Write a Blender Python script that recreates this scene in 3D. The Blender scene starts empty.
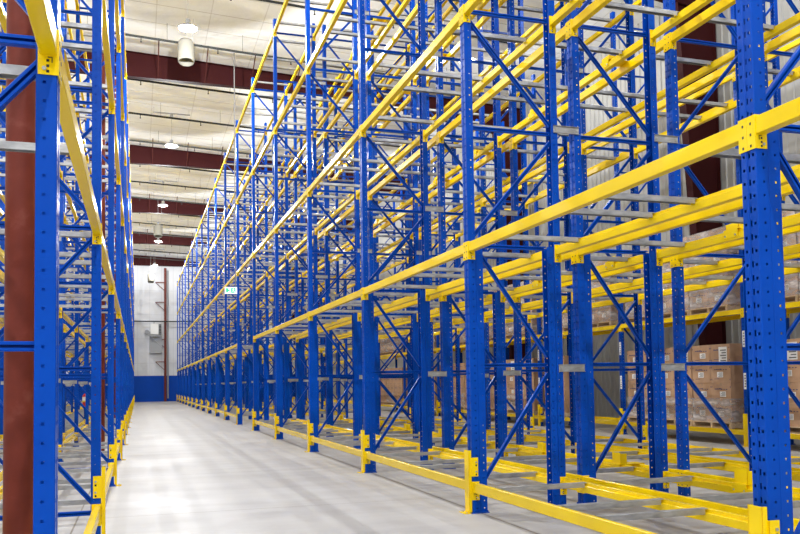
import bpy, math, random
from mathutils import Vector, Matrix
random.seed(7)
C = bpy.context.scene.collection
# ------------------------------------------------------------------ camera numbers (metres, x across the aisle, y along it, z up)
FPX, YAW, PITCH, ROLL, SHY, EYE = 819.43, .3098, .0474, -.0149, 77.17, 1.5
def cam_axes():
    cy, sy = math.cos(YAW), math.sin(YAW)
    r = Vector((cy, -sy, 0)); fw = Vector((sy, cy, 0)); u = Vector((0, 0, 1))
    cp, sp = math.cos(PITCH), math.sin(PITCH)
    f2 = fw*cp + u*sp; u2 = u*cp - fw*sp
    cr, sr = math.cos(ROLL), math.sin(ROLL)
    return r*cr + u2*sr, u2*cr - r*sr, f2
CR, CU, CF = cam_axes()
CO = Vector((0, 0, EYE))
def proj(p):
    d = Vector(p) - CO; z = d.dot(CF)
    if z < .15: return None
    return 400 + FPX*d.dot(CR)/z, 267 + SHY - FPX*d.dot(CU)/z
def in_frame(a, b, m=90, n=9):
    for i in range(n):
        q = proj(Vector(a).lerp(Vector(b), i/(n-1)))
        if q and -m < q[0] < 800+m and -m < q[1] < 534+m: return True
    return False

# ------------------------------------------------------------------ materials
def mat(name, col, rough=.5, metal=0., spec=.5, fn=None):
    m = bpy.data.materials.new(name); m.use_nodes = True
    nt = m.node_tree; b = nt.nodes['Principled BSDF']
    b.inputs['Base Color'].default_value = (*col, 1); b.inputs['Roughness'].default_value = rough
    b.inputs['Metallic'].default_value = metal; b.inputs['Specular IOR Level'].default_value = spec
    if fn: fn(nt, b)
    return m
def nd(nt, t, **kw):
    n = nt.nodes.new(t)
    for k, v in kw.items(): setattr(n, k, v)
    return n
def mth(nt, op, a, b=None, c=None):
    n = nt.nodes.new('ShaderNodeMath'); n.operation = op
    for i, v in enumerate((a, b, c)):
        if v is None: continue
        if isinstance(v, (int, float)): n.inputs[i].default_value = v
        else: nt.links.new(v, n.inputs[i])
    return n.outputs[0]
def obj_xyz(nt):
    t = nd(nt, 'ShaderNodeTexCoord'); s = nd(nt, 'ShaderNodeSeparateXYZ')
    nt.links.new(t.outputs['Object'], s.inputs[0])
    return t.outputs['Object'], s.outputs[0], s.outputs[1], s.outputs[2]
def noise(nt, vec, scale, detail=3, stretch=None):
    if stretch:
        mp = nd(nt, 'ShaderNodeMapping'); mp.inputs['Scale'].default_value = stretch
        nt.links.new(vec, mp.inputs[0]); vec = mp.outputs[0]
    n = nd(nt, 'ShaderNodeTexNoise'); n.inputs['Scale'].default_value = scale; n.inputs['Detail'].default_value = detail
    nt.links.new(vec, n.inputs['Vector'])
    return n.outputs['Fac']
def ramp(nt, fac, stops):
    r = nd(nt, 'ShaderNodeValToRGB'); e = r.color_ramp.elements
    while len(e) < len(stops): e.new(.5)
    for i, (p, c) in enumerate(stops): e[i].position = p; e[i].color = (*c, 1)
    nt.links.new(fac, r.inputs[0]); return r.outputs[0]
def mixc(nt, fac, a, b):
    m = nd(nt, 'ShaderNodeMix', data_type='RGBA')
    for s, v in ((m.inputs[0], fac), (m.inputs[6], a), (m.inputs[7], b)):
        if isinstance(v, (int, float)): s.default_value = v
        elif isinstance(v, tuple): s.default_value = (*v, 1)
        else: nt.links.new(v, s)
    return m.outputs[2]
BLUE = (.001, .062, .43)
def blue_paint(nt, b):
    v, x, y, z = obj_xyz(nt)
    c = ramp(nt, noise(nt, v, 2.2, 2), [(.35, (.001, .056, .39)), (.7, (.0012, .070, .46))])
    nt.links.new(c, b.inputs['Base Color'])
def post_paint(nt, b):
    # punched holes of a rack post: two staggered rows on the face, slots in the groove, one row on each flank
    v, x, y, z = obj_xyz(nt)
    g = nd(nt, 'ShaderNodeNewGeometry'); s = nd(nt, 'ShaderNodeSeparateXYZ'); nt.links.new(g.outputs['Normal'], s.inputs[0])
    nx = mth(nt, 'GREATER_THAN', mth(nt, 'ABSOLUTE', s.outputs[0]), .7)
    ny = mth(nt, 'GREATER_THAN', mth(nt, 'ABSOLUTE', s.outputs[1]), .7)
    P = .0858
    dz = mth(nt, 'ABSOLUTE', mth(nt, 'MULTIPLY', mth(nt, 'SUBTRACT', mth(nt, 'FRACT', mth(nt, 'DIVIDE', z, P)), .5), P))
    dz2 = mth(nt, 'ABSOLUTE', mth(nt, 'MULTIPLY', mth(nt, 'SUBTRACT', mth(nt, 'FRACT', mth(nt, 'ADD', mth(nt, 'DIVIDE', z, P), .06)), .5), P))
    ay = mth(nt, 'ABSOLUTE', y)
    row = mth(nt, 'MULTIPLY', mth(nt, 'LESS_THAN', mth(nt, 'ABSOLUTE', mth(nt, 'SUBTRACT', ay, .040)), .0105), mth(nt, 'LESS_THAN', dz, .0105))
    slot = mth(nt, 'MULTIPLY', mth(nt, 'LESS_THAN', ay, .0085), mth(nt, 'LESS_THAN', dz2, .021))
    face = mth(nt, 'MULTIPLY', nx, mth(nt, 'MAXIMUM', row, slot))
    ax = mth(nt, 'SUBTRACT', mth(nt, 'ABSOLUTE', x), .052)
    rr = mth(nt, 'SQRT', mth(nt, 'ADD', mth(nt, 'MULTIPLY', ax, ax), mth(nt, 'MULTIPLY', dz, dz)))
    side = mth(nt, 'MULTIPLY', ny, mth(nt, 'LESS_THAN', rr, .008))
    hole = mth(nt, 'MAXIMUM', face, side)
    c = ramp(nt, noise(nt, v, 2.2, 2), [(.35, (.001, .056, .39)), (.7, (.0012, .070, .46))])
    nt.links.new(mixc(nt, hole, c, (.004, .005, .01)), b.inputs['Base Color'])
M = {}
M['blue'] = mat('blue_rack_paint', BLUE,  .30, spec=.12, fn=blue_paint)
M['post'] = mat('blue_punched_post_paint', BLUE,  .30, spec=.12, fn=post_paint)
M['yellow'] = mat('yellow_rack_paint', (.94, .66, .002), .24, spec=.3)
M['bolt'] = mat('zinc_bolt', (.5, .5, .48), .35, .8)
M['dark'] = mat('dark_slot', (.01, .01, .012), .6)
def galv(nt, b):
    v, x, y, z = obj_xyz(nt)
    c = ramp(nt, noise(nt, v, 9, 3, (1, 3, 3)), [(.3, (.32, .32, .315)), (.7, (.50, .50, .49))])
    nt.links.new(c, b.inputs['Base Color'])
M['galv'] = mat('galvanized_steel', (.5, .5, .5), .42, .55, fn=galv)
def column_paint(nt, b):
    v, x, y, z = obj_xyz(nt)
    f = noise(nt, v, 6, 5)
    c = ramp(nt, f, [(.3, (.130, .024, .015)), (.62, (.155, .030, .019)), (.80, (.20, .055, .04))])
    nt.links.new(c, b.inputs['Base Color'])
M['column'] = mat('red_oxide_column_paint', (.19, .04, .026), .45, spec=.15, fn=column_paint)
M['rafter'] = mat('shaded_red_oxide_paint', (.040, .0082, .0085), .6, spec=.06)  # same paint as the columns, with the shade under the roof put into the colour
M['brace'] = mat('red_brace_paint', (.085, .026, .024), .6, spec=.06)
M['conduit'] = mat('conduit_grey', (.20, .20, .20), .5)
def conc(nt, b):
    v, x, y, z = obj_xyz(nt)
    f1 = noise(nt, v, 1.0, 5, (.35, 2.2, 1)); f2 = noise(nt, v, .5, 3); f3 = noise(nt, v, 14, 4)
    f = mth(nt, 'ADD', mth(nt, 'ADD', mth(nt, 'MULTIPLY', f1, .5), mth(nt, 'MULTIPLY', f2, .38)), mth(nt, 'MULTIPLY', f3, .12))
    c = ramp(nt, f, [(.32, (.345, .330, .325)), (.5, (.425, .414, .413)), (.68, (.475, .466, .466))])
    # sawn joints
    def line(co, off, pitch, w):
        t = mth(nt, 'MULTIPLY', mth(nt, 'SUBTRACT', mth(nt, 'FRACT', mth(nt, 'DIVIDE', mth(nt, 'ADD', co, off), pitch)), .5), pitch)
        return mth(nt, 'LESS_THAN', mth(nt, 'ABSOLUTE', t), w)
    j = mth(nt, 'MAXIMUM', line(x, -3.74 + 2.2, 4.4, .010), line(y, .9, 4.4, .007))
    nt.links.new(mixc(nt, j, c, (.20, .17, .14)), b.inputs['Base Color'])
    nt.links.new(ramp(nt, f2, [(.3, (.42,)*3), (.7, (.58,)*3)]), b.inputs['Roughness'])
M['floor'] = mat('polished_concrete', (.6, .58, .55), .4, fn=conc)
def insul(nt, b):
    v, x, y, z = obj_xyz(nt)
    f = noise(nt, v, .7, 5)
    c = ramp(nt, f, [(.3, (.85, .865, .865)), (.7, (.92, .935, .935))])
    def line(co, off, pitch, w):
        t = mth(nt, 'MULTIPLY', mth(nt, 'SUBTRACT', mth(nt, 'FRACT', mth(nt, 'DIVIDE', mth(nt, 'ADD', co, off), pitch)), .5), pitch)
        return mth(nt, 'LESS_THAN', mth(nt, 'ABSOLUTE', t), w)
    j = mth(nt, 'MAXIMUM', mth(nt, 'MULTIPLY', line(x, .3, 1.83, .018), .5), line(y, .4, 1.5, .022))
    nt.links.new(mixc(nt, mth(nt, 'MULTIPLY', j, .55), c, (.34, .31, .25)), b.inputs['Base Color'])
    bp = nd(nt, 'ShaderNodeBump'); bp.inputs['Strength'].default_value = .6; bp.inputs['Distance'].default_value = .12
    w = noise(nt, v, 1.1, 3, (1, 1.3, 1)); nt.links.new(w, bp.inputs['Height']); nt.links.new(bp.outputs[0], b.inputs['Normal'])
M['ceiling'] = mat('white_roof_insulation_facing', (.8, .78, .7), .7, fn=insul)
def white_panels(nt, b):
    v, x, y, z = obj_xyz(nt)
    def line(co, off, pitch, w):
        t = mth(nt, 'MULTIPLY', mth(nt, 'SUBTRACT', mth(nt, 'FRACT', mth(nt, 'DIVIDE', mth(nt, 'ADD', co, off), pitch)), .5), pitch)
        return mth(nt, 'LESS_THAN', mth(nt, 'ABSOLUTE', t), w)
    j = mth(nt, 'MAXIMUM', line(x, .6, 1.15, .03), line(z, -.2, 2.45, .03))
    c = ramp(nt, noise(nt, v, .4, 4), [(.3, (.66, .67, .69)), (.7, (.73, .74, .755))])
    nt.links.new(mixc(nt, mth(nt, 'MULTIPLY', j, .35), c, (.45, .46, .48)), b.inputs['Base Color'])
M['white_wall'] = mat('white_wall_panels', (.8, .8, .8), .55, fn=white_panels)
M['blue_wall'] = mat('blue_painted_block', (.001, .060, .40), .5, spec=.12)
M['rib_wall'] = mat('light_grey_ribbed_steel', (.35, .345, .325), .5)
M['kraft'] = mat('kraft_cardboard', (.38, .22, .12), .75, fn=lambda nt, b: nt.links.new(ramp(nt, noise(nt, obj_xyz(nt)[0], 5, 4), [(.3, (.41, .245, .14)), (.7, (.50, .31, .19))]), b.inputs['Base Color']))
M['paper'] = mat('white_paper', (.8, .8, .8), .6)
M['ink'] = mat('dark_blue_ink', (.03, .035, .13), .7)
M['black_ink'] = mat('grey_label_print', (.12, .12, .13), .7)
M['tape'] = mat('packing_tape', (.42, .29, .19), .25)
M['wood'] = mat('pale_pallet_wood', (.52, .36, .21), .75, fn=lambda nt, b: nt.links.new(ramp(nt, noise(nt, obj_xyz(nt)[0], 4, 4, (6, 1, 6)), [(.3, (.52, .37, .23)), (.7, (.68, .52, .34))]), b.inputs['Base Color']))
def film(nt, b):
    v, x, y, z = obj_xyz(nt)
    out = nt.nodes['Material Output']
    tr = nd(nt, 'ShaderNodeBsdfTransparent')
    f = ramp(nt, noise(nt, v, 3.0, 5, (1, .8, 2.6)), [(.36, (.16,)*3), (.56, (.42,)*3), (.70, (.82,)*3)])
    mx = nd(nt, 'ShaderNodeMixShader'); nt.links.new(f, mx.inputs[0]); nt.links.new(tr.outputs[0], mx.inputs[1]); nt.links.new(b.outputs[0], mx.inputs[2])
    nt.links.new(mx.outputs[0], out.inputs[0])
M['film'] = mat('clear_stretch_film', (.75, .74, .74), .2, fn=film)
M['white'] = mat('white_painted_metal', (.78, .78, .76), .4)
M['cream'] = mat('cream_plastic', (.20, .19, .16), .6, spec=.1)
M['grey'] = mat('grey_sheet_metal', (.36, .37, .38), .5)
M['pipe'] = mat('dark_sprinkler_pipe', (.04, .042, .04), .8, spec=.05)
M['red'] = mat('red_enamel', (.55, .015, .02), .3)
M['label_yellow'] = mat('yellow_label', (.8, .62, .05), .5)
def emis(name, col, s):
    m = mat(name, col, .5); b = m.node_tree.nodes['Principled BSDF']
    b.inputs['Emission Color'].default_value = (*col, 1); b.inputs['Emission Strength'].default_value = s; return m
M['lamp'] = emis('lit_lamp_lens', (1, .99, .97), 45)
M['sign'] = emis('lit_exit_panel', (.93, .97, .94), .8)
M['sign_green'] = emis('lit_exit_green', (.02, .62, .30), .7)

# ------------------------------------------------------------------ mesh helpers
class MB:
    def __init__(s): s.v = []; s.f = []; s.m = []
    def add(s, vs, fs, mi=0, T=None):
        o = len(s.v)
        s.v += [tuple(T @ Vector(p)) for p in vs] if T else [tuple(p) for p in vs]
        s.f += [tuple(i+o for i in f) for f in fs]; s.m += [mi]*len(fs)
    def box(s, a, b, mi=0, T=None, ch=0):
        (x0, y0, z0), (x1, y1, z1) = [min(p) for p in zip(a, b)], [max(p) for p in zip(a, b)]
        s.add([(x0,y0,z0),(x1,y0,z0),(x1,y1,z0),(x0,y1,z0),(x0,y0,z1),(x1,y0,z1),(x1,y1,z1),(x0,y1,z1)],
              [(0,3,2,1),(4,5,6,7),(0,1,5,4),(1,2,6,5),(2,3,7,6),(3,0,4,7)], mi, T)
    def prism(s, poly, axis, a, b, mi=0, T=None):
        """closed polygon in the other two axes, extruded along axis from a to b"""
        n = len(poly)
        def pt(p, t):
            return {'x': (t, p[0], p[1]), 'y': (p[0], t, p[1]), 'z': (p[0], p[1], t)}[axis]
        vs = [pt(p, a) for p in poly] + [pt(p, b) for p in poly]
        fs = [(i, (i+1) % n, n+(i+1) % n, n+i) for i in range(n)]
        fs += [tuple(range(n-1, -1, -1)), tuple(range(n, 2*n))]
        s.add(vs, fs, mi, T)
    def sheet(s, path, t, axis, a, b, mi=0, T=None):
        """thin folded sheet: open path thickened by t (to its left), extruded"""
        L = []
        n = len(path)
        for i in range(n):
            d1 = Vector(path[i]) - Vector(path[i-1]) if i else None
            d2 = Vector(path[i+1]) - Vector(path[i]) if i < n-1 else None
            if d1 is None: d1 = d2
            if d2 is None: d2 = d1
            d1 = d1.normalized(); d2 = d2.normalized()
            n1 = Vector((-d1.y, d1.x)); n2 = Vector((-d2.y, d2.x)); nn = (n1+n2).normalized()
            L.append(Vector(path[i]) + nn*(t/max(.4, nn.dot(n1))))
        poly = [tuple(p) for p in path] + [tuple(p) for p in reversed(L)]
        s.strip_prism(poly, n, axis, a, b, mi, T)
    def strip_prism(s, poly, n, axis, a, b, mi, T):
        N = len(poly)
        def pt(p, t):
            return {'x': (t, p[0], p[1]), 'y': (p[0], t, p[1]), 'z': (p[0], p[1], t)}[axis]
        vs = [pt(p, a) for p in poly] + [pt(p, b) for p in poly]
        fs = [(i, (i+1) % N, N+(i+1) % N, N+i) for i in range(N)]
        for i in range(n-1):
            q = (i, i+1, N-2-i, N-1-i)
            fs += [tuple(reversed(q)), tuple(k+N for k in q)]
        s.add(vs, fs, mi, T)
    def tube(s, p, q, r, n=10, mi=0, r2=None, caps=True):
        p, q = Vector(p), Vector(q); d = (q-p).normalized(); r2 = r if r2 is None else r2
        a = d.orthogonal().normalized(); b = d.cross(a)
        vs = [p + (a*math.cos(2*math.pi*i/n) + b*math.sin(2*math.pi*i/n))*r for i in range(n)]
        vs += [q + (a*math.cos(2*math.pi*i/n) + b*math.sin(2*math.pi*i/n))*r2 for i in range(n)]
        fs = [(i, (i+1) % n, n+(i+1) % n, n+i) for i in range(n)]
        if caps: fs += [tuple(range(n-1, -1, -1)), tuple(range(n, 2*n))]
        s.add(vs, fs, mi)
    def lathe(s, prof, n=20, mi=0, T=None):
        vs = [(r*math.cos(2*math.pi*i/n), r*math.sin(2*math.pi*i/n), z) for r, z in prof for i in range(n)]
        fs = [(k*n+i, k*n+(i+1) % n, (k+1)*n+(i+1) % n, (k+1)*n+i) for k in range(len(prof)-1) for i in range(n)]
        s.add(vs, fs, mi, T)
    def join(s, o, off=(0, 0, 0), mi=None, sx=1, sy=1):
        k = len(s.v)
        s.v += [(sx*p[0]+off[0], sy*p[1]+off[1], p[2]+off[2]) for p in o.v]
        fl = sx*sy < 0
        s.f += [tuple(i+k for i in (reversed(f) if fl else f)) for f in o.f]
        s.m += [m if mi is None else mi for m in o.m]
    def mesh(s, name, mats, smooth=False):
        me = bpy.data.meshes.new(name); me.from_pydata(s.v, [], s.f)
        for m in mats: me.materials.append(M[m])
        me.polygons.foreach_set('material_index', s.m)
        if smooth: me.polygons.foreach_set('use_smooth', [True]*len(s.f))
        me.update()
        return me
def link(name, me, loc=(0, 0, 0), parent=None, rot=None):
    o = bpy.data.objects.new(name, me); C.objects.link(o); o.location = loc
    if rot: o.rotation_euler = rot
    if parent is not None: o.parent = parent
    return o
def tag(o, label, cat, group=None, kind='thing'):
    o['label'] = label; o['category'] = cat; o['kind'] = kind
    if group: o['group'] = group
    return o
def struct(name, me, loc=(0, 0, 0), parent=None, label=None):
    o = link(name, me, loc, parent)
    if parent is None:
        o['kind'] = 'structure'
        if label: o['label'] = label
    return o
ORD = 'zeroth first second third fourth fifth sixth seventh eighth ninth tenth eleventh twelfth thirteenth fourteenth fifteenth sixteenth seventeenth eighteenth nineteenth twentieth'.split()
SIX = 'first second third fourth fifth sixth'.split()

# ------------------------------------------------------------------ rack dimensions
X0, Y0, BAY = 3.644, 4.165, 4.642        # aisle face and first frame of the long rack
XL, YL = -.35, 4.03                    # aisle face and first frame of the column rack
FD, PITCHX = 1.20, 1.426                 # frame depth, row pitch
LEV = [.35, 3.12, 5.925, 8.729, 11.534] # beam tops
TOP = 11.85
NF = 18
LEVN = ['floor', 'first upper', 'second upper', 'third upper', 'fourth upper']
PW, PD = .068, .09                       # post half width, depth

def post_mb(d, h, z0=0.):
    m = MB()
    lip = .052
    path = [(d, -lip), (d, -PW+.005), (d-.005, -PW), (.005, -PW), (0, -PW+.005), (0, -.018), (.007, -.013), (.007, .013), (0, .018),
            (0, PW-.005), (.005, PW), (d-.005, PW), (d, PW-.005), (d, lip)]
    m.sheet(path, -.0035, 'z', z0, h)
    return m
def punched_mb(d, h, z0=.012):
    """post channel with real punched holes: two rows and a slotted groove in the web, one row in each flange; open at the back"""
    m = MB(); P = .0858; t = .0032
    def plate(u0, u1, uc, hw, hh, zo, fn):
        us = [u0, uc-hw, uc+hw, u1]
        n = int((h-z0)/P)
        zs = [z0]
        for i in range(n):
            zc = z0 + P*(i+.5) + zo
            zs += [zc-hh, zc+hh]
        zs.append(h)
        nz = len(zs); base = len(m.v)
        for w in (0, t):
            for z in zs:
                for u in us: m.v.append(fn(u, w, z))
        def V(w, j, i): return base + w*nz*4 + j*4 + i
        for j in range(nz-1):
            for i in range(3):
                if i == 1 and j % 2 == 1: continue
                m.f.append((V(0,j,i), V(0,j,i+1), V(0,j+1,i+1), V(0,j+1,i))); m.m.append(0)
                m.f.append((V(1,j+1,i), V(1,j+1,i+1), V(1,j,i+1), V(1,j,i))); m.m.append(0)
            if j % 2 == 1:
                for a, b in (((j,1),(j,2)), ((j,2),(j+1,2)), ((j+1,2),(j+1,1)), ((j+1,1),(j,1))):
                    m.f.append((V(0,*a), V(1,*a), V(1,*b), V(0,*b))); m.m.append(0)
        for i0 in (0, 3):
            for j in range(nz-1): m.f.append((V(0,j,i0), V(0,j+1,i0), V(1,j+1,i0), V(1,j,i0))); m.m.append(0)
    c = .005
    for sg in (-1, 1):
        plate(.018, PW-c, .041, .0095, .0095, .0 if sg < 0 else .004, lambda u, w, z, sg=sg: (w, sg*u, z))          # web
        plate(c, d-c*.5, .054, .0072, .0072, .0, lambda u, w, z, sg=sg: (u, sg*(PW-w), z))                      # flange
        m.add([(0, sg*(PW-c), z0), (c, sg*PW, z0), (c, sg*PW, h), (0, sg*(PW-c), h), (t, sg*(PW-c), z0), (c, sg*(PW-t), z0), (c, sg*(PW-t), h), (t, sg*(PW-c), h)], [(0,1,2,3),(7,6,5,4)])
        m.add([(0, sg*.018, z0), (.007, sg*.013, z0), (.007, sg*.013, h), (0, sg*.018, h)], [(0,1,2,3)])
        m.box((d-t, sg*PW, z0), (d, sg*(PW-.013), h))                                                            # lip
    plate(-.013, .013, 0, .0075, .019, .006, lambda u, w, z: (.007+w, u, z))
    return m
def brace_mb(a, b):
    """channel brace between two (x, z) points, groove side towards the aisle end"""
    m = MB(); dx, dz = b[0]-a[0], b[1]-a[1]; L = math.hypot(dx, dz)
    ang = math.atan2(dz, dx)
    T = Matrix.Translation((a[0], 0, a[1])) @ Matrix.Rotation(-ang, 4, 'Y')
    w, h = .020, .023
    path = [(-w, -.007), (-w, -h+.003), (-w+.003, -h), (w-.003, -h), (w, -h+.003), (w, h-.003), (w-.003, h), (-w+.003, h), (-w, h-.003), (-w, .007)]
    m.sheet(path, .003, 'x', 0, L, T=T)
    return m
HZ = [.27] + [1.69 + 1.40*i for i in range(7)] + [11.47]
def frame_parts(doubled, bottomless, punched):
    pd = PD
    """list of (part name, MB, material)"""
    P = []
    full = punched_mb(pd, TOP) if punched else post_mb(pd, TOP, .012)
    P.append(('front_post', full, 'blue', (0, 0, 0), 1))
    P.append(('rear_post', full, 'blue', (FD, 0, 0), -1))
    if doubled:
        r = punched_mb(pd, 3.10) if punched else post_mb(pd, 3.10, .012)
        P.append(('reinforcing_post', r, 'blue', (pd+.0005, 0, 0), 1))
        P.append(('reinforcing_post', r, 'blue', (FD-pd-.0005, 0, 0), -1))
    for x in (pd*(1 if doubled else .5), FD-pd*(1 if doubled else .5)):
        b = MB(); w = .105 if doubled else .075
        b.box((-w, -.09, 0), (w, .09, .011))
        for sx in (-1, 1):
            b.tube((sx*(w-.02), .075, .011), (sx*(w-.02), .075, .03), .011, 6); b.tube((sx*(w-.02), -.075, .011), (sx*(w-.02), -.075, .03), .011, 6)
        P.append(('base_plate', b, 'blue', (x, 0, 0), 1))
    def ends(z):
        e = 2*pd-.006 if doubled and z < 3.12 else pd-.012
        return e, FD-e
    for z in HZ[1 if bottomless else 0:]:
        e0, e1 = ends(z)
        P.append(('horizontal_brace', brace_mb((e0, 0), (e1, 0)), 'blue', (0, 0, z), 1))
    for i in range(8):
        z0, z1 = HZ[i], HZ[i+1]
        zz0, zz1 = z0+.10, z1-.10
        e0, e1 = ends(max(zz0, zz1) if i > 1 else 0)
        if i == 7: zz1 = z1-.1
        a, b = ((e0, zz0), (e1, zz1)) if i % 2 == 0 else ((e0, zz1), (e1, zz0))
        P.append(('diagonal_brace', brace_mb(a, b), 'blue', (0, 0, 0), 1))
    return P
def build_frames():
    kinds = {}
    for dbl in ('doubled', 'single', 'light'):
        whole = MB(); cache = {}
        meshes = []
        for n, mb, mt, off, sx in frame_parts(dbl == 'doubled', dbl != 'light', False): whole.join(mb, off, 0, sx=sx)
        parts = frame_parts(dbl == 'doubled', dbl != 'light', True)
        for n, mb, mt, off, sx in parts:
            loc = MB(); loc.join(mb, (0, 0, 0), sx=sx)
            key = (id(mb), sx)
            if key not in cache: cache[key] = loc.mesh(n, [mt])
            meshes.append((n, cache[key], off))
        wm = whole.mesh('upright_frame', ['blue'])
        # mirrored for racks whose aisle face looks the other way
        wmir = MB(); wmir.join(whole, sx=-1); wmm = wmir.mesh('upright_frame', ['blue'])
        mm = []; c2 = {}
        for n, mb, mt, off, sx in parts:
            key = (id(mb), sx)
            if key not in c2:
                loc = MB(); loc.join(mb, sx=-sx); c2[key] = loc.mesh(n, [mt])
            mm.append((n, c2[key], (-off[0], off[1], off[2])))
        kinds[dbl] = ((meshes, wm), (mm, wmm))
    return kinds
FR = build_frames()
def place_frame(x, y, mirror, doubled, label, group, detail):
    parts, whole = FR[doubled][1 if mirror else 0]
    if detail:
        r = link('upright_frame', None, (x, y, 0))
        for n, me, off in parts: link(n, me, off, r)
    else:
        r = link('upright_frame', whole, (x, y, 0))
    return tag(r, label, 'rack frame', group)

# beams --------------------------------------------------------------------
def rail_mb(L):
    m = MB(); c = .004
    poly = [(0, -c), (c, 0), (.046, 0), (.048, -.002), (.048, -.034), (.075-c, -.034), (.075, -.034-c), (.075, -.11+c), (.075-c, -.11), (c, -.11), (0, -.11+c)]
    m.prism(poly[::-1], 'y', 0, L)
    return m
def conn_mb():
    """end connector: plate on the post face and plate along the post flank, with hooks and safety clip"""
    m = MB()
    m.box((-.0065, -PW+.001, -.20), (-.0005, .0005, .012))          # on the face
    m.box((-.0065, .0005, -.20), (.082, .0060, .012))             # along the flank, rail side
    for z in (-.035, -.105, -.175):
        m.box((-.0085, -.040, z-.010), (-.0063, -.028, z+.006), 1)
    for z in (-.135, -.160, -.185):
        m.box((.034, .0058, z-.006), (.046, .0075, z+.006), 1)
    m.box((.020, .0058, -.118), (.024, .0078, -.145), 1); m.box((.020, .0058, -.118), (.040, .0078, -.122), 1)
    m.tube((.055, .0058, -.172), (.055, .011, -.172), .010, 8, 2)
    return m
_b = {}
def beam_meshes(L):
    if L in _b: return _b[L]
    rail = rail_mb(L - 2*PW - .012); con = conn_mb()
    out = {}
    for sx in (1, -1):
        r = MB(); r.join(rail, sx=sx)
        a = MB(); a.join(con, sx=sx); b = MB(); b.join(con, sx=sx, sy=-1)
        w = MB(); w.join(rail, (0, PW+.006, 0), sx=1); w.join(con, (0, PW, 0)); w.join(con, (0, L-PW, 0), sy=-1)
        ww = MB(); ww.join(w, sx=sx)
        out[sx] = (r.mesh('rail', ['yellow']), a.mesh('end_connector', ['yellow', 'dark', 'bolt']), b.mesh('end_connector', ['yellow', 'dark', 'bolt']),
                   ww.mesh('load_beam', ['yellow', 'dark', 'bolt']), ww)
    _b[L] = out
    return out
BEAMS = []   # (distance, x, y, ztop, facing, L, label, group)
def want_beam(x, y, z, sx, L, label, group):
    if not in_frame((x, y, z-.05), (x, y+L, z-.05)): return
    # rank by how near the shown part is
    ds = [(Vector((x, y+L*t, z))-CO).length for t in (0, .25, .5, .75, 1) if in_frame((x, y+L*t, z), (x, y+L*t, z), 5, 2)]
    BEAMS.append((min(ds) if ds else (Vector((x, y+L/2, z))-CO).length+6, x, y, z, sx, L, label, group))
def bar_mb():
    m = MB(); h = .052
    path = [(-.034, -h), (-.034, -.003), (-.031, 0), (.031, 0), (.034, -.003), (.034, -h)]
    m.sheet([(p[0], p[1]) for p in path], -.004, 'x', .079, FD-.079)
    m.box((.050, -.034, -.006), (.079, .034, 0)); m.box((FD-.079, -.034, -.006), (FD-.050, .034, 0))
    m.box((.079, -.034, -h), (.081, -.012, -.004)); m.box((FD-.081, -.034, -h), (FD-.079, -.012, -.004))
    return m
BARMB = bar_mb(); BARM = {1: BARMB.mesh('support_bar', ['galv'])}
_t = MB(); _t.join(BARMB, sx=-1); BARM[-1] = _t.mesh('support_bar', ['galv'])
BARS = []
def want_bar(x, y, z, sx, label, group):
    a, b = (x, y, z), (x+sx*FD, y, z)
    if in_frame(a, b, 30): BARS.append(((Vector(((x+sx*FD/2), y, z))-CO).length, x, y, z, sx, label, group))
SPAC = []
def spacer_mb():
    m = MB(); L = .346
    m.box((0, -.004, -.045), (L, 0, .045)); m.box((.0, -.022, .041), (L, 0, .045)); m.box((.0, -.022, -.045), (L, 0, -.041))
    for x in (.03, L-.03): m.tube((x, -.004, 0), (x, -.016, 0), .012, 6, 1)
    return m
SPM = spacer_mb(); SPMESH = SPM.mesh('row_spacer', ['galv', 'bolt'])
RELB = [.60, 2.0, 2.64, 4.05]

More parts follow.
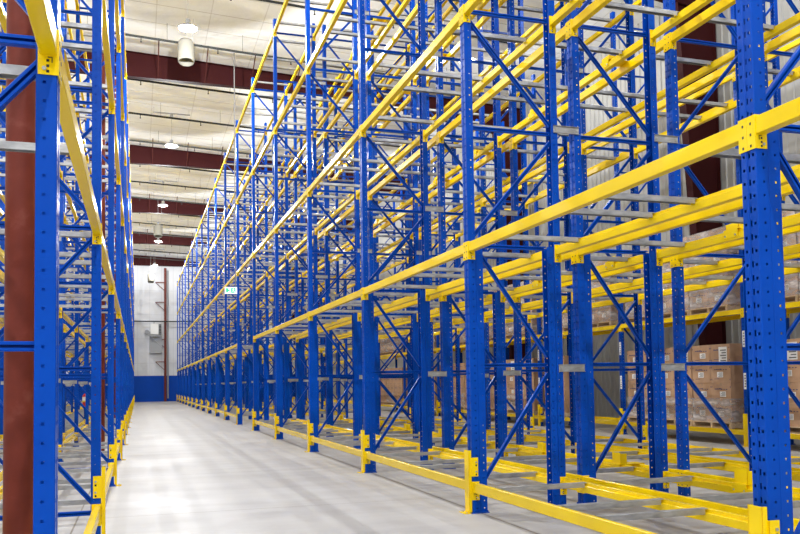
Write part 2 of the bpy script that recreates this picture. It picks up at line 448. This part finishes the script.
RACKS = {
    'long':   dict(x=X0, y=Y0, s=1,  rows=4, k0=0, dbl=True,  rown=['aisle row', 'second row', 'third row', 'rear row']),
    'column': dict(x=XL, y=YL, s=-1, rows=4, k0=0, dbl=False, rown=['aisle row', 'second row', 'third row', 'fourth row']),
}
for rk, R in RACKS.items():
    s = R['s']
    for row in range(R['rows']):
        xr = R['x'] + s*row*PITCHX
        rn = R['rown'][row]
        for k in range(0, NF+1):          # frame k stands at y + (k-1)*BAY
            y = R['y'] + (k-1)*BAY
            if k == 0 and row: continue
            seen = in_frame((xr, y, 0), (xr, y, TOP), 60, 25) or in_frame((xr+s*FD, y, 0), (xr+s*FD, y, TOP), 60, 25)
            near = k <= 1
            if not seen and not near: continue
            if not seen and rk == 'column' and row: continue
            dist = math.hypot(xr, y)
            lab = f'blue punched steel rack frame, {rk} rack {rn}, {ORD[k]} from the near end' if k else f'blue punched steel rack frame ahead of the first bay, {rk} rack aisle row'
            place_frame(xr + (s*FD if row > 1 else 0), y, (s < 0) != (row > 1), 'light' if rk == 'column' else 'doubled' if row < 2 else 'single', lab, f'blue upright frames of the {rk} rack', dist < 27 and seen)
        for k in range(0, NF):            # bay k lies between frames k and k+1
            y = R['y'] + (k-1)*BAY
            if k == 0 and row: continue
            bn = f'{ORD[k]} bay' if k else 'bay before the first frame'
            for l, z in enumerate(LEV):
                if rk == 'long' and k == 6 and l < 2: continue     # the walk-through bay
                if rk == 'column' and k == 0 and l != 1: continue
                want_beam(xr, y, z, s, BAY, f'yellow beam, {rk} rack {rn}, front side, {LEVN[l]} level, {bn}', f'yellow load beams of the {rk} rack')
                want_beam(xr+s*FD, y, z, -s, BAY, f'yellow beam, {rk} rack {rn}, back side, {LEVN[l]} level, {bn}', f'yellow load beams of the {rk} rack')
                for i, rb in enumerate(RELB):
                    if rk == 'column': rb = rb - .17
                    if rk == 'column' and row == 0 and min(abs(y+rb-(7.2+13.1*q)) for q in range(7)) < .75: continue
                    want_bar(xr, y+rb, z, s, f'galvanized bar, {rk} rack {rn}, {LEVN[l]} level, {bn}, {SIX[i]}', f'galvanized support bars of the {rk} rack')
        if row < R['rows']-1:
            for k in range(1, NF+1):
                y = R['y'] + (k-1)*BAY
                xs = xr + FD - .06 if s > 0 else xr - FD - .286
                for h, hn in ((1.65, 'lowest'), (4.54, 'second lowest'), (7.32, 'second highest'), (10.12, 'highest')):
                    if in_frame((xs, y, h), (xs+.34, y, h), 20):
                        SPAC.append(((Vector((xs, y, h))-CO).length, xs, y-PW-.001, h, f'grey row spacer, {rk} rack, {rn} to next, {ORD[k]} frame line, {hn}', f'row spacers of the {rk} rack'))

# the rack of cartons beyond
XO, YO, BO, NO = 12.7, 14.85, 4.86, 13
def obay(j): return 'half-seen near bay' if j < 0 else f'{ORD[j+1]} bay'
OLEV = [.35, 3.03, 5.68, 8.33]
for j in range(-1, NO+1):
    y = YO + j*BO
    if in_frame((XO, y, 0), (XO, y, TOP), 60, 25):
        f = place_frame(XO, y, False, 'single', f'blue rack frame of the carton rack by the ribbed wall, {ORD[j+1]} from near end', 'blue upright frames of the carton rack', j < 3)
        if 0 <= j < 4:
            for z in (1.25, 2.18):
                t = MB(); t.box((-.003, -.045, 0), (-.0005, .045, .36), 0)
                for a in range(5): t.box((-.0036, -.025, .05+.06*a), (-.003, .025-.008*(a % 3), .075+.06*a), 1)
                o = link('location_label', t.mesh('location_label', ['paper', 'black_ink']), (0, 0, z), f); o['label'] = 'white printed location label'
    for l, z in enumerate(OLEV):
        if j == NO: continue
        want_beam(XO, y, z, 1, BO, f'yellow beam, carton rack, front side, {LEVN[l]} level, {obay(j)}', 'yellow load beams of the carton rack')
        want_beam(XO+FD, y, z, -1, BO, f'yellow beam, carton rack, wall side, {LEVN[l]} level, {obay(j)}', 'yellow load beams of the carton rack')

BEAMS.sort(key=lambda b: b[0])
rest = MB()
for n, (d, x, y, z, sx, L, lab, grp) in enumerate(BEAMS):
    rail, ca, cb, whole, wmb = beam_meshes(L)[sx]
    if n < 296:
        if d < 19:
            o = link('load_beam', None, (x, y, z))
            link('rail', rail, (0, PW+.006, 0), o); link('end_connector', ca, (0, PW, 0), o); link('end_connector', cb, (0, L-PW, 0), o)
        else: o = link('load_beam', whole, (x, y, z))
        tag(o, lab, 'rack beam', grp)
    else: rest.join(wmb, (x, y, z))
if rest.v: tag(link('load_beam', rest.mesh('load_beam', ['yellow', 'dark', 'bolt'])), 'yellow beams of all racks further down the hall, too small to tell apart', 'rack beam', kind='stuff')
BARS.sort(key=lambda b: b[0])
rest = MB(); simple = MB(); simple.box((.05, -.034, -.052), (FD-.05, .034, 0))
for n, (d, x, y, z, sx, lab, grp) in enumerate(BARS):
    if n < 297: tag(link('support_bar', BARM[sx], (x, y, z+.004)), lab, 'support bar', grp)
    else: rest.join(BARMB, (x, y, z+.004), sx=sx)
tag(link('support_bar', rest.mesh('support_bar', ['galv'])), 'galvanized support bars of both racks further down the hall', 'support bar', kind='stuff')
SPAC.sort(key=lambda b: b[0])
rest = MB()
for n, (d, x, y, z, lab, grp) in enumerate(SPAC):
    if n < 200: tag(link('row_spacer', SPMESH, (x, y, z)), lab, 'row spacer', grp)
    else: rest.join(SPM, (x, y, z))
if rest.v: tag(link('row_spacer', rest.mesh('row_spacer', ['galv', 'bolt'])), 'grey row spacers between the rack rows far down the hall', 'row spacer', kind='stuff')

# pallet stops on the back-to-back beams at mid depth of the long rack
def stop_parts():
    a = MB(); a.box((-.006, -.11, -.085), (0, .11, .012)); a.box((-.006, -.11, .006), (.392, .11, .012)); a.box((.386, -.11, -.085), (.392, .11, .012))
    for y in (-.08, .08): a.tube((-.006, y, -.06), (-.014, y, -.06), .010, 6, 1)
    ps = []
    for h in (.16, .075):
        p = MB(); p.box((.0, -.10, .012), (.008, .10, h)); p.box((.0, -.10, .012), (.10, -.092, h-.01)); p.box((.0, .092, .012), (.10, .10, h-.01)); ps.append(p.mesh('stop_plate', ['yellow']))
    return a, ps
sa, sp = stop_parts(); SAM = sa.mesh('saddle_plate', ['yellow', 'bolt']); SPL = sp
xs = X0 + PITCHX + FD - .079
for k in range(1, 9):
    for l, z in enumerate(LEV):
        if k == 6 and l < 2: continue
        for rel, wn in ((1.0, 'near one'), (3.22, 'far one')):
            y = Y0 + (k-1)*BAY + rel
            if in_frame((xs, y, z), (xs, y, z+.2), 10, 2):
                o = link('pallet_stop', None, (xs, y, z)); link('saddle_plate', SAM, (0, 0, 0), o); link('stop_plate', SPL[1 if l else 0], (.02, 0, 0), o)
                tag(o, f'yellow pallet stop bracket, middle of the long rack, {LEVN[l]} level, {ORD[k]} bay, {wn}', 'pallet stop', 'yellow pallet stops of the long rack')

# post guards standing on the floor ----------------------------------------
def guard_parts(s):
    f = MB(); f.box((-s*.044, -.064, .0122), (-s*.036, .064, .7165)); f.box((-s*.044, -.064, .0122), (-s*.0095, -.054, .7165)); f.box((-s*.044, .054, .0122), (-s*.0095, .064, .7165))
    b = MB(); b.box((-s*.012, -.0775, .42), (s*.068, -.0725, .635)); b.box((-s*.012, -.0775, .42), (-s*.0075, -.05, .635))
    for z in (.475, .58):
        b.tube((s*.045, -.0775, z), (s*.045, -.085, z), .011, 8, 1); b.box((s*.036, -.0782, z-.045), (s*.054, -.0774, z-.025), 2)
    p = MB(); p.box((-s*.11, -.085, 0), (-s*.032, .085, .009))
    for y in (-.065, .065): p.tube((-s*.075, y, .009), (-s*.075, y, .02), .010, 6, 1)
    return [('guard_plate', f.mesh('guard_plate', ['yellow'])), ('bolt_plate', b.mesh('bolt_plate', ['yellow', 'bolt', 'dark'])), ('foot_plate', p.mesh('foot_plate', ['yellow', 'bolt']))], (f, b, p)
GP = {}
for s in (1, -1):
    parts, mbs = guard_parts(s); w = MB()
    w.join(mbs[0]); w.join(mbs[1]); w.join(mbs[2])
    w2 = MB(); w2.v = w.v; w2.f = w.f; w2.m = [0]*len(w.m)
    GP[s] = (parts, w2.mesh('post_guard', ['yellow']))
def guard(x, y, s, label, group, detail):
    if detail:
        o = link('post_guard', None, (x, y, 0))
        for n, me in GP[s][0]: link(n, me, (0, 0, 0), o)
    else: o = link('post_guard', GP[s][1], (x, y, 0))
    tag(o, label, 'post guard', group)
for k in range(1, NF+1):
    y = Y0 + (k-1)*BAY
    guard(X0, y, 1, f'yellow post guard on floor, long rack aisle side, {ORD[k]} post from the near end', 'aisle post guards of the long rack', k < 7)
    if k > 1: guard(X0 + 3*PITCHX + FD, y, -1, f'yellow post guard on floor, rear of the long rack, {ORD[k]} frame from near end', 'rear post guards of the long rack', k < 5)
    guard(XL, YL + (k-1)*BAY, -1, f'yellow post guard on floor, column rack aisle side, {ORD[k]} post from the near end', 'aisle post guards of the column rack', k < 7)
for j in range(0, 9): guard(XO, YO + j*BO, 1, f'yellow post guard on floor in front of carton rack, {ORD[j+1]} frame from near end', 'post guards of the carton rack', j < 3)

# ------------------------------------------------------------------ cartons on pallets
CW, CH, CD = .672, .45, .95
def carton_mb(v):
    m = MB(); x0, x1, w, h = 0, CD, CW/2-.004, CH-.004
    m.box((x0, -w, 0), (x1, w, h))
    f = -.0008
    m.box((f, -.03, h-.06), (x0+.001, .03, h), 2); m.box((0, -.03, h), (x1, .03, h+.0008), 2)
    # blue mark lines and little arrows, printed on the face towards the aisle
    rr = random.Random(v)
    x = .22
    for i in range(9):
        hh = rr.choice((.018, .03, .022)); m.box((f, x-.022, .30), (.001, x, .30+hh), 1); x -= .028
    for i in range(3): m.box((f, .0-.08*i, .295), (.001, -.05-.08*i, .312), 1)
    for y in (-w+.012, w-.032):
        for z in (.06, .34): m.box((f, y, z), (.001, y+.02, z+.035), 1)
    m.box((f, .05, .09), (.001, .22, .10), 1)
    return m
CM = [carton_mb(i).mesh('carton', ['kraft', 'ink', 'tape']) for i in range(3)]
lb = MB(); lb.box((-.0022, -.10, 0), (-.0009, .10, .125), 0)
for a in range(4): lb.box((-.0027, -.085, .018+.026*a), (-.0021, .06-.03*(a % 2), .030+.026*a), 1)
LBM = lb.mesh('shipping_label', ['paper', 'black_ink'])
bl = MB(); bl.box((-.0032, -.14, 0), (-.0028, .14, .36), 0)
for a in range(5): bl.box((-.0038, -.11, .03+.06*a), (-.0031, .09-.05*(a % 2), .055+.06*a), 1)
BLM = bl.mesh('pallet_sheet', ['paper', 'black_ink'])
def pallet_mb():
    m = MB(); L, D = 1.34, 1.05
    for i in range(7): x = i*(D-.11)/6; m.box((x, -L/2, .120), (x+.11, L/2, .140))
    for y in (-L/2, -.03, L/2-.06): m.box((.01, y, .020), (D-.01, y+.06, .120))
    for i in range(4): x = i*(D-.11)/3; m.box((x, -L/2, 0), (x+.11, L/2, .020))
    return m
PM = pallet_mb().mesh('wooden_pallet', ['wood'])
def wrap_mb(h, top):
    m = MB(); a, w = -.012, CW+.004
    pts = [(a, -w), (CD+.012, -w), (CD+.012, w), (a, w)]
    vs = [(x, y, z) for z in (0, h) for x, y in pts]
    m.add(vs, [(0, 1, 5, 4), (1, 2, 6, 5), (2, 3, 7, 6), (3, 0, 4, 7)] + ([(4, 5, 6, 7)] if top else []))
    return m
ST = 'near middle far'.split(); LAY = ['bottom', 'second', 'third', 'top']
nc = 0
for lv, lz, ln in ((0, OLEV[0], 'floor'), (1, OLEV[1], 'first upper')):
    for j in range(-1, 6):
        for st in range(3):
            if lv == 0 and j == 1 and st < 2: continue
            y = YO + j*BO + 1.255 + st*1.385
            x = XO + .10
            if not in_frame((x, y-.6, lz+.5), (x, y+.6, lz+1.5), 25): continue
            bn = obay(j)
            tag(link('wooden_pallet', PM, (x-.04, y, lz)), f'pale wooden pallet under the {ST[st]} carton stack, carton rack {ln} level, {bn}', 'pallet', 'pallets on the carton rack')
            jit = random.uniform(-.006, .006)
            for la in range(4):
                for c in (0, 1):
                    yy = y + (c-.5)*CW + jit
                    cn = link('carton', CM[(la+c+st) % 3], (x + random.uniform(0, .012), yy, lz+.142+la*CH))
                    tag(cn, f'brown carton, {ln} level, {bn}, {ST[st]} stack, {LAY[la]} layer, {"near" if c == 0 else "far"} column', 'carton', 'brown cartons on the carton rack')
                    if j < 3:
                        link('shipping_label', LBM, (0, -.06 if la % 2 else .02, .13), cn)
                        if la == 3 and c == 0 and lv == 0: link('pallet_sheet', BLM, (0, -.10, .02), cn)
            if lv or st == 1 or j == 0:
                w = link('stretch_wrap', wrap_mb(4*CH+.008 if lv else 1.2*CH, bool(lv)).mesh('stretch_wrap', ['film']), (x, y+jit, lz+.145))
                tag(w, f'clear stretch film around the {ST[st]} carton stack, {ln} level, {bn}', 'stretch film', 'stretch film on the carton stacks')

# ------------------------------------------------------------------ the building
XW0, XW1, YW0, YW1 = -16., 16.65, -22., 86.35
def ceil_z(x): return 14.72 - .047*(x+.64)
m = MB(); m.box((XW0, YW0, -.2), (XW1, YW1, 0)); struct('floor', m.mesh('floor', ['floor']))
m = MB(); m.prism([(XW0, ceil_z(XW0)), (XW1, ceil_z(XW1)), (XW1, ceil_z(XW1)+.3), (XW0, ceil_z(XW0)+.3)], 'y', YW0, YW1); struct('ceiling', m.mesh('ceiling', ['ceiling']))
m = MB(); m.box((XW0, YW1, 0), (XW1, YW1+.25, 16)); struct('wall_far', m.mesh('wall_far', ['white_wall']))
m = MB(); m.box((XW0, YW1-.03, 0), (XW1, YW1, 2.6))
for i in range(6): m.box((XW0, YW1-.034, .4*i+.39), (XW1, YW1-.03, .4*i+.40))
struct('trim_1', m.mesh('trim_1', ['blue_wall']))
# unseen near end: dock opening added to let daylight in as fill, header above
m = MB(); m.box((XW0, YW0-.25, 10), (XW1, YW0, 16)); m.box((XW0, YW0-.25, 0), (-11, YW0, 10)); m.box((12, YW0-.25, 0), (XW1, YW0, 10)); struct('wall_near', m.mesh('wall_near', ['white_wall']))
# unseen left side: open dock bays added so daylight brightens the ceiling, wall above
m = MB(); m.box((XW0-.25, YW0, 6), (XW0, YW1, 16))
for q in range(9): m.box((XW0-.25, YW0+13.4*q, 0), (XW0, YW0+13.4*q+1.2, 6))
struct('wall_left', m.mesh('wall_left', ['white_wall']))
m = MB(); pts = []
y = YW0
while y < YW1-.3:
    pts += [(XW1, y), (XW1, y+.21), (XW1-.035, y+.235), (XW1-.035, y+.275)]; y += .30
pts += [(XW1, YW1)]
n = len(pts); vs = [(p[0], p[1], z) for z in (0, 15) for p in pts]
m.add(vs, [(i, i+1, n+i+1, n+i) for i in range(n-1)]); m.box((XW1+.001, YW0, 0), (XW1+.2, YW1, 15))
struct('wall_right', m.mesh('wall_right', ['rib_wall']))

RY = [7.2 + 13.1*i for i in range(7)]; RY[-1] = 85.75
for i, ry in enumerate([-5.9] + RY):
    m = MB()
    def low(x): return 13.68 if x < 9 else 13.68 - (x-9)/7*1.1
    xs_ = [XW0, -10, -5, -.5, 4, 9, 15.3]
    xs_ = xs_ + [XW1]
    for a, b in zip(xs_, xs_[1:]):
        m.add([(a, ry-.008, low(a)), (b, ry-.008, low(b)), (b, ry-.008, ceil_z(b)-.02), (a, ry-.008, ceil_z(a)-.02),
               (a, ry+.008, low(a)), (b, ry+.008, low(b)), (b, ry+.008, ceil_z(b)-.02), (a, ry+.008, ceil_z(a)-.02)],
              [(0, 1, 2, 3), (7, 6, 5, 4), (0, 4, 5, 1)])
        for z in (low, lambda q: ceil_z(q)-.035):
            m.add([(a, ry-.14, z(a)), (b, ry-.14, z(b)), (b, ry+.14, z(b)), (a, ry+.14, z(a)),
                   (a, ry-.14, z(a)+.018), (b, ry-.14, z(b)+.018), (b, ry+.14, z(b)+.018), (a, ry+.14, z(a)+.018)],
                  [(3, 2, 1, 0), (4, 5, 6, 7), (0, 1, 5, 4), (2, 3, 7, 6)])
    r = struct('roof_beam', m.mesh('roof_beam', ['rafter']))
    if ry > 25:
        for q in range(-3, 8):
            x = .75 + 1.82*q
            b = MB(); b.add(*[[(x-.02, ry-.12, low(x)+.02), (x+.02, ry-.12, low(x)+.02), (x+.02, ry-1.75, ceil_z(x)-.01), (x-.02, ry-1.75, ceil_z(x)-.01),
                             (x-.02, ry-.08, low(x)+.02), (x+.02, ry-.08, low(x)+.02), (x+.02, ry-1.71, ceil_z(x)-.01), (x-.02, ry-1.71, ceil_z(x)-.01)],
                            [(0, 1, 2, 3), (7, 6, 5, 4), (0, 3, 7, 4), (1, 5, 6, 2)]])
            link('flange_brace', b.mesh('flange_brace', ['brace']), (0, 0, 0), r)
    if i == 0: continue
    # round column that carries the rafter inside the column rack
    cx = -.905 if i == 1 else -.85
    if ry < 85:
        c = MB(); c.tube((cx, ry, 0), (cx, ry, 13.68), .116, 32, caps=False); me = c.mesh('steel_column', ['column'], True)
        col = struct('steel_column', me)
        b = MB(); b.box((cx-.17, ry-.17, 0), (cx+.17, ry+.17, .02)); link('base_plate', b.mesh('base_plate', ['column']), (0, 0, 0), col)
    # tapered I column on the wall side
    m = MB(); z1 = 13.2
    xi0, xi1, xo = 16.05, 15.25, 16.6
    m.add([(xi0, ry-.01, 0), (xo, ry-.01, 0), (xo, ry-.01, z1), (xi1, ry-.01, z1), (xi0, ry+.01, 0), (xo, ry+.01, 0), (xo, ry+.01, z1), (xi1, ry+.01, z1)], [(0, 1, 2, 3), (7, 6, 5, 4)])
    m.add([(xi0-.02, ry-.15, 0), (xi0, ry-.15, 0), (xi1, ry-.15, z1), (xi1-.02, ry-.15, z1), (xi0-.02, ry+.15, 0), (xi0, ry+.15, 0), (xi1, ry+.15, z1), (xi1-.02, ry+.15, z1)],
          [(0, 1, 2, 3), (7, 6, 5, 4), (0, 3, 7, 4), (1, 5, 6, 2)])
    m.box((xo-.02, ry-.15, 0), (xo, ry+.15, z1)); m.box((xi0-.08, ry-.18, 0), (xo, ry+.18, .02))
    struct('wall_column', m.mesh('wall_column', ['rafter']))

# wind column on the far wall, with its bracket arms
m = MB(); cx, cy = 2.62, YW1-.30
m.box((cx-.11, cy-.16, 0), (cx+.11, cy-.145, 13.5)); m.box((cx-.008, cy-.145, 0), (cx+.008, cy+.145, 13.5)); m.box((cx-.11, cy+.145, 0), (cx+.11, cy+.16, 13.5))
wc = struct('wall_column', m.mesh('wall_column', ['column']))
for z in (12.0, 9.98, 6.2, 3.95):
    a = MB(); a.box((cx-.95, cy-.05, z), (cx-.1, cy+.03, z+.08)); a.tube((cx-.9, cy, z), (cx-.1, cy, z-.75), .03, 6)
    link('bracket_arm', a.mesh('bracket_arm', ['column']), (0, 0, 0), wc)
m = MB(); m.tube((cx+.26, YW1-.1, .3), (cx+.26, YW1-.1, 13.3), .09, 10); tag(link('conduit_pipe', m.mesh('conduit_pipe', ['grey'])), 'grey vertical pipe on the far wall beside the red column', 'pipe')
m = MB(); m.tube((-6, YW1-.75, 8.05), (10, YW1-.75, 8.05), .06, 8, 0); sm = tag(link('sprinkler_main', m.mesh('sprinkler_main', ['pipe'])), 'dark horizontal pipe crossing the far white wall', 'pipe')
m = MB()
for q in range(5): m.box((-5.5+3.5*q, YW1-.78, 7.9), (-5.42+3.5*q, YW1-.005, 7.98))
link('mounting_bracket', m.mesh('mounting_bracket', ['grey']), (0, 0, 0), sm)
# heater unit
h = link('air_handler', None, (1.60, YW1-.82, 6.72)); tag(h, 'white air handling unit bracketed to the far wall by the red column', 'air handler')
m = MB(); m.box((-.42, -.4, 0), (.36, .4, 1.05)); m.box((-.425, -.405, .50), (.36, -.4, .54)); link('housing', m.mesh('housing', ['white']), (0, 0, 0), h)
m = MB(); m.box((.37, -.38, .02), (.62, .38, 1.0), 0)
for i in range(6): m.box((.38, -.39, .1+.15*i), (.61, -.38, .14+.15*i), 1)
link('grille', m.mesh('grille', ['dark', 'grey']), (0, 0, 0), h)
m = MB(); m.box((-.5, .3, -1.85), (.7, .75, -.12)); m.box((-.42, -.3, -.2), (.5, .6, -.03)); link('duct', m.mesh('duct', ['grey']), (0, 0, 0), h)
m = MB(); m.tube((-.75, -.1, .25), (-.75, .5, .25), .22, 14); m.box((-.75, 0, .1), (-.42, .3, .3)); link('blower', m.mesh('blower', ['grey']), (0, 0, 0), h)
m = MB(); m.tube((-.5, -.3, -.05), (.76, -.3, -1.4), .03, 6); m.tube((-.6, -.3, -.05), (.76, -.3, -.05), .03, 6); link('mounting_bracket', m.mesh('mounting_bracket', ['grey']), (0, 0, 0), h)

# sprinkler branch lines
for i in range(0, 14):
    y = 25.83 + 4.37*i
    if any(abs(y-r) < .3 for r in RY) or y > 84: continue
    m = MB(); z = 14.02
    m.tube((-9, y, z+.43), (13, y, z-.60), .045, 8)
    hr = MB()
    for q in range(8):
        x = -8 + 2.7*q; zz = z - .0468*x
        m.tube((x, y, zz), (x, y, zz-.16), .018, 6); m.tube((x, y, zz-.16), (x, y, zz-.18), .035, 6)
        hr.tube((x+.9, y, zz+.0), (x+.9, y, ceil_z(x+.9)-.01), .008, 4)
    sp_ = tag(link('sprinkler_pipe', m.mesh('sprinkler_pipe', ['pipe'])), f'dark sprinkler line under the roof, {ORD[i+1]} from the near end', 'sprinkler pipe', 'sprinkler lines under the roof')
    link('hanger_rods', hr.mesh('hanger_rod', ['pipe']), (0, 0, 0), sp_).name = 'hanger_rod'
# thin cable tray wires between
# high bay lamps ------------------------------------------------------------
lens = MB(); lens.lathe([(.0, -.055), (.10, -.048), (.17, -.028), (.20, .0)], 20)
hous = MB(); hous.lathe([(.0, .0), (.29, .0), (.30, .01), (.29, .02), (.18, .10), (.09, .16), (.07, .28), (0, .31)], 24)
LENS = lens.mesh('lens', ['lamp'], True); HOUS = hous.mesh('housing', ['grey'])
LY = [26.2 + 13.3*(i-3) for i in range(8)]
for rowx, rn in ((1.50, 'over the aisle'), (11.0, 'over the carton aisle'), (-8.5, 'behind the column rack')):
    for i, y in enumerate(LY):
        if y > 84: continue
        z = 12.8
        zt = ceil_z(rowx)
        if True:
            o = link('high_bay_lamp', None, (rowx, y, z))
            link('lens', LENS, (0, 0, 0), o); link('housing', HOUS, (0, 0, 0), o)
            c = MB(); c.tube((0, 0, .3), (0, 0, zt-z-.28), .008, 6); link('hanger_cable', c.mesh('hanger_cable', ['grey']), (0, 0, 0), o)
            c = MB(); c.box((-.85, -.025, zt-z-.30), (.85, .025, zt-z-.25)); c.tube((-.8, 0, zt-z-.25), (-.8, 0, zt-z), .008, 5); c.tube((.8, 0, zt-z-.25), (.8, 0, zt-z), .008, 5)
            c.box((-.07, -.06, zt-z-.42), (.07, .06, zt-z-.30)); link('support_channel', c.mesh('support_channel', ['grey']), (0, 0, 0), o)
            tag(o, f'lit round lamp hanging {rn}, {ORD[i-2]} from the near end' if i > 2 else f'lit round lamp hanging {rn}, {ORD[3-i]} before the first seen', 'lamp', f'high bay lamps {rn}')
        L = bpy.data.lights.new('lamp_light', 'POINT'); L.shadow_soft_size = .02; L.energy = 1600 if rowx > 5 else 1700 if i == 7 else 3800; L.color = (.97, .985, 1)
        lo = bpy.data.objects.new('lamp_light', L); C.objects.link(lo); lo.location = (rowx, y, z-.125)
# destratification fan tubes
for q, (x, y, z) in enumerate(((1.62, 29.3, 12.92), (1.32, 58.5, 11.85), (1.15, 80.0, 11.3))):
    m = MB(); m.lathe([(.25, .0), (.27, .0), (.29, .08), (.29, .72), (.24, .82), (.10, .86), (.0, .86)], 24); m.lathe([(.25, 0), (.23, .3), (0, .3)], 24)
    o = link('destratification_fan', m.mesh('destratification_fan', ['cream'], True), (x, y, z), rot=(-.22, 0, 0))
    b = MB(); b.tube((0, 0, .84), (0, -.3, ceil_z(x)-z-.1), .01, 5); b.tube((.2, 0, .7), (.25, -.3, ceil_z(x)-z-.1), .006, 5); link('hanger', b.mesh('hanger', ['grey']), (0, 0, 0), o)
    tag(o, f'white round air tube hanging from roof, {ORD[q+1]} from the near end', 'ceiling fan', 'white air tubes under the roof')

# exit sign -----------------------------------------------------------------
o = link('exit_sign', None, (3.41, 31.92, 5.16)); tag(o, 'white lit exit sign with green running figure beside the walk-through bay', 'exit sign')
m = MB(); m.box((-.23, -.03, -.13), (.23, .03, .13)); link('housing', m.mesh('housing', ['sign']), (0, 0, 0), o)
m = MB(); e = -.032
m.box((-.19, e, -.085), (-.11, e+.003, .085)); m.prism([(-.11, -.03), (-.05, -.03), (-.05, .03), (-.11, .03)], 'y', e, e+.003)
m.box((.0, e, -.095), (.17, e+.003, .095))
link('pictogram', m.mesh('pictogram', ['sign_green']), (0, 0, 0), o)
m = MB(); e = -.035
m.lathe([(0, 0), (.02, 0), (.02, .003), (0, .003)], 10, T=Matrix.Translation((.085, e, .06)) @ Matrix.Rotation(-math.pi/2, 4, 'X'))
for a, b in (((.08, .035), (.10, -.02)), ((.10, -.02), (.13, -.05)), ((.10, -.02), (.065, -.045)), ((.065, -.045), (.04, -.04)), ((.085, .03), (.045, .01)), ((.085, .03), (.13, .02)), ((.13, -.05), (.125, -.085))):
    m.tube((a[0], e, a[1]), (b[0], e, b[1]), .011, 6)
link('running_figure', m.mesh('running_figure', ['sign']), (0, 0, 0), o)
m = MB(); m.tube((.17, .0, .13), (.17, 0, ceil_z(3.57)-5.18), .022, 6); link('conduit', m.mesh('conduit', ['conduit']), (0, 0, 0), o)

# fire extinguisher on a post of the column rack ------------------------------
ex, ey = XL - PITCHX - .045, YL + 6*BAY - .175
o = link('fire_extinguisher', None, (ex, ey, .82)); tag(o, 'red fire extinguisher with pale label hung on a post of the column rack', 'fire extinguisher')
m = MB(); m.lathe([(0, 0), (.08, 0), (.09, .02), (.09, .36), (.075, .42), (.035, .45), (.03, .47), (0, .47)], 18); link('cylinder', m.mesh('cylinder', ['red'], True), (0, 0, 0), o)
m = MB(); m.lathe([(.0915, .22), (.0915, .35)], 18, 0); m.lathe([(.0918, .17), (.0918, .22)], 18, 1); link('label_band', m.mesh('label_band', ['paper', 'label_yellow']), (0, 0, 0), o)
m = MB(); m.box((-.02, -.02, .47), (.02, .02, .52)); m.box((-.1, -.012, .52), (.02, .012, .535)); m.box((-.1, -.012, .55), (.03, .012, .565)); link('valve_handle', m.mesh('valve_handle', ['dark']), (0, 0, 0), o)
m = MB(); m.tube((.02, 0, .5), (.09, -.02, .44), .012, 8); m.tube((.09, -.02, .44), (.105, -.02, .12), .012, 8); link('hose', m.mesh('hose', ['dark']), (0, 0, 0), o)
m = MB(); m.box((-.05, .08, .1), (.05, .10, .4)); link('wall_bracket', m.mesh('wall_bracket', ['dark']), (0, 0, 0), o)

# ------------------------------------------------------------------ camera and picture
cam = bpy.data.cameras.new('camera'); co = bpy.data.objects.new('camera', cam); C.objects.link(co)
cam.sensor_fit = 'HORIZONTAL'; cam.sensor_width = 36; cam.lens = FPX*36/800; cam.shift_y = SHY/800; cam.clip_end = 300; cam.clip_start = .05
R = Matrix((CR, CU, -CF)).transposed().to_4x4()
co.matrix_world = Matrix.Translation(CO) @ R
S = bpy.context.scene; S.camera = co
w = bpy.data.worlds.new('world'); S.world = w; w.use_nodes = True
w.node_tree.nodes['Background'].inputs[0].default_value = (.6, .62, .65, 1); w.node_tree.nodes['Background'].inputs[1].default_value = 2.2
S.view_settings.view_transform = 'Standard'; S.view_settings.look = 'None'; S.view_settings.gamma = 1; S.view_settings.use_curve_mapping = False
S.view_settings.exposure = -.97
S.cycles.diffuse_bounces = 8; S.cycles.max_bounces = 14
